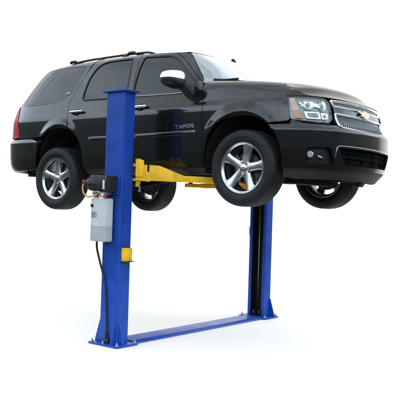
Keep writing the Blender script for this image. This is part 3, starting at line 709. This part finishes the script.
# wheels
HUBZ = {1: 1.9784, -1: 1.8594}
SPOKE0 = {(1,1): 80, (1,-1): 95, (-1,1): 93, (-1,-1): 60}
def wheel(front, side):
    c = Vector((1.473*front, -side*.866, HUBZ[front])); o = -side        # o: outward direction along y
    wh = empty('wheel', (0, 0, 0), None, None) if False else None
    Rt = .405
    # tyre
    prof = [(.262,.100),(.268,.112),(.275,.117),(.290,.126),(.310,.134),(.330,.1375),(.345,.1370),(.347,.1355),(.352,.1352),(.354,.1365),(.372,.132),(.386,.124),(.395,.113),(.401,.099)]
    tread = []
    for g in (.085,.040,-.005,-.045,-.085):
        pass
    right = [(.4030,.093),(.4035,.086),(.3955,.084),(.3955,.075),(.4042,.073),(.405,.048),(.405,.046),(.3965,.044),(.3965,.034),(.405,.032),(.4055,.008),(.4055,.006),(.3965,.005)]
    pr = prof + right; pr = pr + [(r_, -y_) for r_, y_ in pr[::-1]]
    mb = MB(); mb.lathe([(r_, y_*1.0) for r_, y_ in pr], c, n=144)
    ty = None
    root = mb
    # the wheel's own mesh is its hub and spokes; tyre, barrel and brake are its pieces
    hubm = MB(); a0 = SPOKE0[(front, side)]
    lip = .098                                                     # lip plane
    def P(r, th, y): return c + Vector((r*math.cos(th), o*y, r*math.sin(th)))
    for k in range(5):
        th0 = R(a0 + 72*k); rings = []
        for r in np.linspace(.045, .254, 13):
            q = (r-.045)/.202
            w = .049 - .003*math.sin(q*math.pi) + .012*max(0, q-.72)/.28
            y = lip - .018 + .018*q - .007*math.sin(q*math.pi)
            sec = [(-1,-.05),(-1,-.014),(-.93,-.009),(-.72,-.002),(-.35,.001),(0,.002),(.35,.001),(.72,-.002),(.93,-.009),(1,-.014),(1,-.05)]
            ring = []
            for u, d in sec:
                off = u*w; rr = math.hypot(r, off) if q < .9 else r
                ring.append(hubm.bm.verts.new(c + Vector((r*math.cos(th0)-off*math.sin(th0), o*(y+d), r*math.sin(th0)+off*math.cos(th0)))))
            rings.append(ring)
        for a, b in zip(rings, rings[1:]):
            for j in range(len(a)-1):
                f = hubm.bm.faces.new((a[j], a[j+1], b[j+1], b[j])); f.smooth = True
            hubm.bm.faces.new((a[-1], a[0], b[0], b[-1]))
    hubm.lathe([(.088,lip-.06),(.088,lip-.026),(.084,lip-.021),(.064,lip-.018),(.056,lip-.022),(.044,lip-.024)] if o > 0 else [(.088,-(lip-.06)),(.088,-(lip-.026)),(.084,-(lip-.021)),(.064,-(lip-.018)),(.056,-(lip-.022)),(.044,-(lip-.024))], c, n=48)
    w_ = hubm.build('wheel', 'alloy', suv, sharp=50)
    mb.build('tyre', 'rubber', w_, sharp=38)
    def lz(pr, name, mt, n=96, sharp=40, close=False):
        q = MB(); q.lathe([(r_, o*y_) for r_, y_ in pr], c, n=n, close=close); return q.build(name, mt, w_, sharp=sharp)
    lz([(.240,lip-.030),(.242,lip-.004),(.247,lip+.001),(.256,lip+.006),(.263,lip+.012),(.268,lip+.014),(.270,lip+.008),(.268,lip-.004),(.258,lip-.020)], 'rim_lip', 'alloy')
    lz([(.230,lip-.028),(.224,lip-.07),(.220,-.02),(.236,-.09),(.262,-.118),(.268,-.116),(.244,-.085),(.232,-.02),(.238,lip-.07),(.256,lip-.022)], 'rim_barrel', 'barrel', close=False)
    lz([(0,lip-.004),(.036,lip-.006),(.043,lip-.010),(.045,lip-.020),(.048,lip-.030)], 'centre_cap', 'alloy', n=40)
    q = MB(); ey = o*(lip-.004); y0_, y1_ = sorted((ey-.002*o, ey+.003*o)); q.prism([c+Vector((a_, y0_, b_)) for a_, b_ in ((-.027,-.006),(-.010,-.006),(-.010,-.012),(.010,-.012),(.010,-.006),(.027,-.006),(.027,.006),(.010,.006),(.010,.012),(-.010,.012),(-.010,.006),(-.027,.006))], (0, y1_-y0_, 0)); q.build('cap_emblem', 'gold', w_)
    for k in range(6):
        th = R(a0+20+60*k); p = P(.060, th, lip-.024); q = MB(); q.cyl(p, P(.060, th, lip-.012), .0085, .007, n=6); q.build('lug_nut', 'alloy', w_, sharp=30)
    lz([(.0,.012),(.075,.012),(.080,.006),(.165,.006),(.168,.002),(.168,-.022),(.165,-.026),(.09,-.026),(.085,-.06),(.0,-.06)], 'brake_disc', 'iron')
    q = MB(); A0 = R(150 if front > 0 else 30)
    pts = [P(r_, A0+d, 0) for r_, d in ((.115,-.42),(.115,.42),(.195,.36),(.195,-.36))]
    q.prism([p + Vector((0, o*.04, 0)) for p in pts], (0, -o*.10, 0), bev=.008); q.build('brake_caliper', 'iron', w_, sharp=40)
    return w_
for fr in (1, -1):
    for sd in (1, -1): wheel(fr, sd)
# suspension and axles
mb = MB(); z = HUBZ[-1]
mb.cyl((-1.473,-.84,z),(-1.473,.84,z), .048, n=18); mb.lathe([(0,-.17),(.07,-.15),(.13,-.07),(.145,0),(.13,.07),(.07,.15),(0,.17)], (-1.473,.02,z), n=28)
for y in (-1, 1):
    mb.cyl((-1.40,y*.60,z+.02),(-1.36,y*.56,2.10), .032, n=14); mb.tube([(-1.45,y*.62,z-.05),(-1.1,y*.58,z+.0),(-.75,y*.55,1.92)], .026); 
    for k in range(5): mb.lathe([(.062+.014*math.cos(t), .014*math.sin(t)) for t in np.linspace(0, 2*math.pi, 9)], (-1.473, y*.50, z+.02), n=4) if False else None
mb.build('rear_axle', 'dark', suv, sharp=40)
mb = MB(); z = HUBZ[1]
for y in (-1, 1):
    mb.prism([(1.40,y*.80,z-.10),(1.55,y*.80,z-.10),(1.68,y*.42,z-.04),(1.24,y*.42,z-.04)], (0,0,.045), bev=.01)
    mb.prism([(1.43,y*.76,z+.16),(1.52,y*.76,z+.16),(1.58,y*.48,z+.20),(1.36,y*.48,z+.20)], (0,0,.03), bev=.008)
    mb.cyl((1.47,y*.66,z-.07),(1.45,y*.60,z+.30), .036, n=16); mb.tube([(1.60,y*.78,z-.02),(1.62,y*.3,z-.01)], .014, sub=1); mb.cyl((1.473,y*.8,z),(1.473,y*.3,z-.01), .028, n=14)
    mb.box((1.42,y*.80-.05,z-.13),(1.53,y*.80+.03,z+.19), .015)
mb.box((1.15,-.46,1.86),(1.26,.46,1.94), .012); mb.box((1.62,-.46,1.84),(1.74,.46,1.94), .012)
mb.build('front_suspension', 'dark', suv, sharp=40)
mb = MB(); mb.prism([(2.20,.26,1.83),(2.20,.36,1.83),(2.25,.36,1.90),(2.25,.26,1.90)], (-.08,0,.01), bev=.006); mb.build('skid_bracket', 'valance', suv)
# ------------------------------------------------------------------ the two-post lift
LX = .11; YN, YF = -1.4156, 1.4795; PA, PB = .224, .167; QX, QY = .138, .084; HC = 2.816
lift = empty('car_lift', (LX, 0, 0), 'blue two-post lift with yellow swing arms and white oil tank, under the black vehicle', 'car lift')
def column(yc, o):
    """o = +1: the open side looks to +y"""
    t = .012; mb = MB(); z0, z1 = .02, HC-.022
    x0, x1 = LX-QX, LX+QX; yb, yi = yc-o*QY, yc+o*QY            # back and inner (open) edge
    def pr(a, b): return [(min(a[0],b[0]), min(a[1],b[1])), (max(a[0],b[0]), max(a[1],b[1]))]
    rr = .016; outline = []                                       # C profile with rounded back corners, walked outside then inside
    def arc(cx, cy, r, a0, a1, n=5): return [(cx+r*math.cos(R(a0+(a1-a0)*k/n)), cy+r*math.sin(R(a0+(a1-a0)*k/n))) for k in range(n+1)]
    lipw = .045
    prof = [(x0+lipw, yc+o*QY), (x0, yc+o*QY)] + [(x, yc+o*(y)) for x, y in arc(x0+rr, -QY+rr, rr, 180, 270)] + [(x, yc+o*y) for x, y in arc(x1-rr, -QY+rr, rr, 270, 360)] + [(x1, yc+o*QY), (x1-lipw, yc+o*QY)]
    inn = [(x1-lipw, yc+o*(QY-t)), (x1-t, yc+o*(QY-t)), (x1-t, yc-o*(QY-t)), (x0+t, yc-o*(QY-t)), (x0+t, yc+o*(QY-t)), (x0+lipw, yc+o*(QY-t))]
    L = prof+inn; n = len(L); lo = [mb.bm.verts.new((x, y, z0)) for x, y in L]; hi = [mb.bm.verts.new((x, y, z1)) for x, y in L]
    for i in range(n):
        f = mb.bm.faces.new((lo[i], lo[(i+1) % n], hi[(i+1) % n], hi[i])); f.smooth = 2 <= i < 13
        f.material_index = 1 if i >= len(prof) and i < n-1 else 0
    cl = mb.build('column', ['blue', 'inner'], lift, sharp=30)
    mb = MB(); mb.box((LX-QX-.034, yc-QY-.034, HC-.022), (LX+QX+.034, yc+QY+.034, HC), .003); mb.build('top_plate', 'blue', cl, sharp=30)
    mb = MB(); mb.box((LX-PA, yc-PB, .004), (LX+PA, yc+PB, .024), .003); mb.build('base_plate', 'blue', cl, sharp=30)
    H = .27
    for pts, off in (([(x1-.03, yb, .024), (x1-.03, yb-o*(PB-QY-.004), .024), (x1-.03, yb-o*(PB-QY-.004), .045), (x1-.03, yb-o*.012, H), (x1-.03, yb, H)], (.012, 0, 0)),
                     ([(x1, yb+o*.016, .024), (LX+PA-.004, yb+o*.016, .024), (LX+PA-.004, yb+o*.016, .045), (x1+.012, yb+o*.016, H), (x1, yb+o*.016, H)], (0, o*.012, 0)),
                     ([(x0, yb+o*.016, .024), (LX-PA+.004, yb+o*.016, .024), (LX-PA+.004, yb+o*.016, .045), (x0-.012, yb+o*.016, H), (x0, yb+o*.016, H)], (0, o*.012, 0))):
        mb = MB(); mb.prism(pts, off, bev=.0015); mb.build('gusset', 'blue', cl)
    for bx, by in ((-PA+.03, -PB+.03), (PA-.03, -PB+.03), (PA-.03, PB-.03), (-PA+.03, PB-.03), (-.02, -PB+.03)):
        mb = MB(); p = Vector((LX+bx, yc+o*by, .024)); mb.cyl(p, p+Vector((0,0,.004)), .022, n=20); mb.cyl(p+Vector((0,0,.004)), p+Vector((0,0,.018)), .016, n=6); mb.cyl(p+Vector((0,0,.018)), p+Vector((0,0,.034)), .009, n=12)
        mb.build('anchor_bolt', 'steel', cl, sharp=30)
    return cl
c1 = column(YN, 1); c2 = column(YF, -1)
for cl, yc, o in ((c1, YN, 1), (c2, YF, -1)):
    mb = MB(); mb.cyl((LX-.012, yc+o*.02, .06), (LX-.012, yc+o*.02, 2.70), .008, n=10); mb.build('lift_cable', 'steel', cl)
    mb = MB(); mb.cyl((LX+.04, yc-o*.02, .03), (LX+.04, yc-o*.02, 1.15), .034, n=20); mb.build('ram_cylinder', 'inner', cl, sharp=40)
    for q in (-.05, .05):
        mb = MB(); mb.cyl((LX+q-.012, yc+o*.03, .07), (LX+q+.012, yc+o*.03, .07), .045, n=24); mb.build('pulley', 'iron', cl, sharp=40)
# floor plate between the posts: a low folded cover
mb = MB(); y0, y1 = YN+PB, YF-PB; hx0, hx1 = LX-.145, LX+.155
mb.prism([(hx0-.012,y0,.003),(hx1+.012,y0,.003),(hx1,y0,.020),(hx1-.028,y0,.036),(hx0+.028,y0,.036),(hx0,y0,.020)], (0,y1-y0,0), bev=.002)
mb.build('floor_plate', 'blue', lift, sharp=20)
# carriages, arms
def carriage(yc, o):
    mb = MB(); z0, z1 = 1.80, 2.42
    mb.box((LX-.085, yc-.055, z0), (LX+.085, yc+.055, z1), .006)
    ca = mb.build('carriage', 'inner', lift, sharp=30)
    mb = MB(); yy = yc+o*(QY+.012)
    mb.box((LX-.20, min(yy, yy+o*.10), 1.985), (LX+.20, max(yy, yy+o*.10), 2.015), .005); mb.box((LX-.20, min(yy, yy+o*.10), 1.825), (LX+.20, max(yy, yy+o*.10), 1.850), .005)
    mb.box((LX-.09, min(yy-o*.05, yy+o*.02), 1.80), (LX+.09, max(yy-o*.05, yy+o*.02), 2.03), .005)
    mb.build('arm_yoke', 'yellow', ca, sharp=30)
    for sx in (-1, 1):
        mb = MB(); p = Vector((LX+sx*.155, yc+o*(QY+.065), 1.76)); mb.cyl(p, p+Vector((0,0,.30)), .024, n=20); mb.cyl(p+Vector((0,0,.27)), p+Vector((0,0,.31)), .034, n=20)
        mb.build('pivot_pin', 'yellow' if sx > 0 else 'steel', ca, sharp=40)
        mb = MB(); q = p+Vector((.06*sx, -o*.03, .01)); mb.cyl(q+Vector((0,0,-.06)), q+Vector((0,0,.10)), .007, n=10); mb.tube([q+Vector((.018*math.cos(t), .018*math.sin(t), -.06)) for t in np.linspace(0, 6.28, 12)], .004, n=6, sub=1); mb.build('arm_lock_pin', 'steel', ca)
    return ca
carriage(YN, 1); carriage(YF, -1)
def arm(p0, p1, zt=1.995, zb=1.83, gus=.34, ext=.5):
    """box arm from its pivot p0 to its pad at p1 (both x,y): deep gusset at the root, thin telescopic end"""
    a, b = Vector((*p0, 0)), Vector((*p1, 0)); d = (b-a); L = d.length; d.normalize(); n = Vector((-d.y, d.x, 0))
    def P(l, s, z): return a + d*l + n*s + Vector((0, 0, z))
    w = .062; mb = MB()
    mb.prism([P(-.05,-w,zb),P(.10,-w,zb-.012),P(.10,-w,zb),P(L*.80,-w,zb-.012),P(L*.80,-w,zb+.054),P(gus+.14,-w,zb+.062),P(gus-.13,-w,zt),P(-.05,-w,zt+.01)], n*(2*w), bev=.004)
    ar = mb.build('lift_arm', 'yellow', lift, sharp=30)
    mb = MB(); w2 = .046; mb.prism([P(L*.50,-w2,zb-.006),P(L+.07,-w2,zb-.006),P(L+.07,-w2,zb+.046),P(L*.50,-w2,zb+.046)], n*(2*w2), bev=.003); mb.build('arm_extension', 'yellow', ar, sharp=30)
    mb = MB(); c = P(L, 0, zb+.041); mb.cyl(c, c+Vector((0,0,.022)), .030, n=20); mb.cyl(c+Vector((0,0,.022)), c+Vector((0,0,.036)), .062, n=28, bev=.004); mb.build('lift_pad', 'plastic', ar, sharp=40)
    mb = MB(); mb.box(P(.02,-w-.012,zt-.08)-Vector((.01,.01,0)), P(.05,-w-.004,zt+.075)+Vector((.03,.01,0)), .004) if False else None
    mb.bm.free()
    mb = MB()
    g = P(.075, -w-.004, (zt+zb)/2+.015); mb.prism([g, g+d*.018, g+d*.018+Vector((0,0,.085)), g+Vector((0,0,.085))], -n*.004); mb.build('lock_slot', 'gap', ar)
    mb = MB(); mb.prism([P(-.055,-w-.02,zt-.13),P(.035,-w-.02,zt-.13),P(.035,-w-.02,zt+.055),P(-.02,-w-.02,zt+.065),P(-.055,-w-.02,zt+.04)], n*.05, bev=.006)
    mb.build('arm_restraint', 'yellow', ar, sharp=30)
    return ar
arm((LX+.20, YN+.15), (1.22, -.52)); arm((LX-.18, YN+.15), (-.98, -.50), zt=1.96)
arm((LX+.20, YF-.15), (.72, .58)); arm((LX-.20, YF-.15), (-.55, .66), zt=1.96, zb=1.818)
# safety latch covers on the post faces
mb = MB(); x = LX+QX+.001
mb.prism([(x, YN-.058, .935), (x+.046, YN-.050, .935), (x+.060, YN+.006, .935), (x, YN+.006, .935)], (0,0,.145), bev=.003)
s1 = mb.build('latch_cover', 'yellow', lift, sharp=30)
mb = MB(); mb.prism([(x, YN+.012, .935), (x+.058, YN+.012, .935), (x+.050, YN+.066, .935), (x, YN+.072, .935)], (0,0,.141), bev=.003); mb.build('latch_lever', 'yellow', s1, sharp=30)
mb = MB(); mb.box((x, YN-.066, .926), (x+.070, YN+.078, .934), .002); mb.build('latch_bracket', 'plastic', s1)
mb = MB(); x = LX-QX-.001
mb.prism([(x, YF-.055, 1.16), (x-.040, YF-.050, 1.16), (x-.040, YF+.05, 1.16), (x, YF+.055, 1.16)], (0,0,.12), bev=.004); mb.build('latch_cover', 'yellow', lift, sharp=30)
mb = MB(); x = LX+QX; mb.cyl((x-.002, YF-.01, 1.235), (x+.006, YF-.01, 1.235), .026, n=24); mb.build('access_plug', 'blue', lift, sharp=30)

# power unit on the back of the near post
PX, PY = .035, YN-QY
mb = MB(); mb.box((.03, PY-.016, 1.66), (.225, PY-.001, 1.865), .003); mb.box((.15, PY-.05, 1.70), (.205, PY-.012, 1.80), .004); br = mb.build('mounting_bracket', 'blue', lift, sharp=30)
pu = MB(); pu.cyl((-.130, PY-.105, 1.775), (.055, PY-.105, 1.775), .078, n=36, bev=.012)
for k in range(16):
    t = 2*math.pi*k/16; p = Vector((0, math.cos(t), math.sin(t)))*.078 + Vector((0, PY-.105, 1.775)); pu.box(p+Vector((-.105,-.004,-.004)), p+Vector((.04,.004,.004)), .001)
pu.cyl((-.155, PY-.105, 1.775), (-.128, PY-.105, 1.775), .062, n=28, bev=.008)
pu = pu.build('power_unit', 'plastic', lift, sharp=35)
mb = MB(); mb.box((.050, PY-.19, 1.690), (.205, PY-.018, 1.865), .008); mb.box((-.09, PY-.165, 1.70), (.05, PY-.03, 1.872), .012); mb.build('control_box', 'plastic', pu, sharp=35)
mb = MB(); mb.box((.150, PY-.1925, 1.715), (.180, PY-.1895, 1.815), .001); mb.build('rating_label', 'paper', pu)
for q in (1.715, 1.845):
    mb = MB(); mb.cyl((.192, PY-.194, q), (.192, PY-.188, q), .006, n=10); mb.build('cover_screw', 'steel', pu)
mb = MB(); mb.box((-.055, PY-.150, 1.655), (.150, PY-.04, 1.692), .005); mb.cyl((-.04, PY-.10, 1.62), (-.04, PY-.10, 1.66), .030, n=18); mb.cyl((.06, PY-.12, 1.625), (.06, PY-.12, 1.665), .022, n=18); mb.cyl((.02, PY-.155, 1.672), (.02, PY-.18, 1.672), .014, n=6); mb.build('valve_block', 'steel', pu, sharp=35)
mb = MB(); mb.tube([(-.150, PY-.13, 1.79), (-.182, PY-.15, 1.80)], .012, sub=1); mb.lathe([(0,-.028),(.011,-.018),(.016,-.008),(.0165,.0),(.013,.008),(0,.010)], (-.182, PY-.155, 1.80), n=24); mb.build('release_knob', 'red', pu)
mb = MB(); mb.cyl((.15, PY-.15, 1.645), (.178, PY-.182, 1.633), .019, n=20, bev=.004); mb.build('filler_cap', 'red', pu, sharp=35)
mb = MB(); mb.cyl((.115, PY-.15, 1.648), (.14, PY-.175, 1.66), .024, n=20, bev=.004); mb.build('pressure_fitting', 'tank', pu, sharp=35)
mb = MB(); mb.tube([(-.185, PY-.16, 1.775), (-.192, PY-.165, 1.735), (-.175, PY-.17, 1.68), (-.125, PY-.175, 1.640), (-.065, PY-.18, 1.628), (.0, PY-.18, 1.640), (.055, PY-.175, 1.660)], .0095, n=12); mb.build('return_hose', 'yhose', pu)
# oil tank: a tall box with soft edges, oil line showing as a darker lower part
ox0, ox1, oy0, oy1 = -.075, .160, PY-.150, PY-.022
mb = MB(); mb.box((ox0, oy0, 1.142), (ox1, oy1, 1.618), .020, seg=4)
for p in (): pass
bmesh.ops.bisect_plane(mb.bm, geom=list(mb.bm.verts)+list(mb.bm.edges)+list(mb.bm.faces), plane_co=(0,0,1.312), plane_no=(0,0,1))
for f in mb.bm.faces: f.material_index = 1 if f.calc_center_median().z < 1.312 else 0
for f in mb.bm.faces: f.smooth = True
ot = mb.build('oil_tank', ['tank', 'tanklow'], lift, sharp=50)
mb = MB(); mb.cyl((-.045, oy0-.001, 1.535), (-.045, oy0-.012, 1.535), .020, n=20, bev=.003); mb.build('sight_plug', 'plastic', ot, sharp=35)
mb = MB(); mb.box((-.055, oy0-.0022, 1.40), (.035, oy0-.0006, 1.475), 0)
mb.build('tank_label', 'tanklow', ot)
mb = MB()
random.seed(9)
for i in range(5):
    mb.box((-.049, oy0-.0034, 1.409+.012*i), (-.049+random.uniform(.045,.078), oy0-.0024, 1.414+.012*i), 0)
mb.build('label_print', 'ink', ot)
mb = MB(); mb.box((ox0+.004, oy0-.003, 1.308), (ox1-.004, oy0+.002, 1.316), .002); mb.build('tank_seam', 'tank', ot)
mb = MB(); mb.tube([(-.05, PY-.06, 1.145), (-.055, PY-.05, 1.06), (-.035, PY-.035, .96), (-.01, PY-.025, .87), (.035, PY-.018, .74), (.065, PY-.016, .60), (.085, PY-.016, .40), (.10, PY-.018, .22), (.105, PY-.024, .10)], .0125, n=12)
hs = mb.build('hydraulic_hose', 'hose', lift)
mb = MB(); mb.cyl((.104, PY-.024, .055), (.104, PY-.024, .14), .017, n=14); mb.cyl((.104, PY-.03, .055), (.155, PY-.02, .055), .024, n=14); mb.build('hose_fitting', 'plastic', hs, sharp=35)

# ------------------------------------------------------------------ white ground
mb = MB(); mb.lathe([(0,0),(1.5,0),(2.2,0),(2.9,0)], (0,0,0), n=128)
fl = mb.bm
bmesh.ops.rotate(fl, verts=fl.verts, cent=(0,0,0), matrix=Matrix.Rotation(R(90), 3, 'X'))
g = mb.build('floor', 'floor', None, sharp=30); g['kind'] = 'structure'
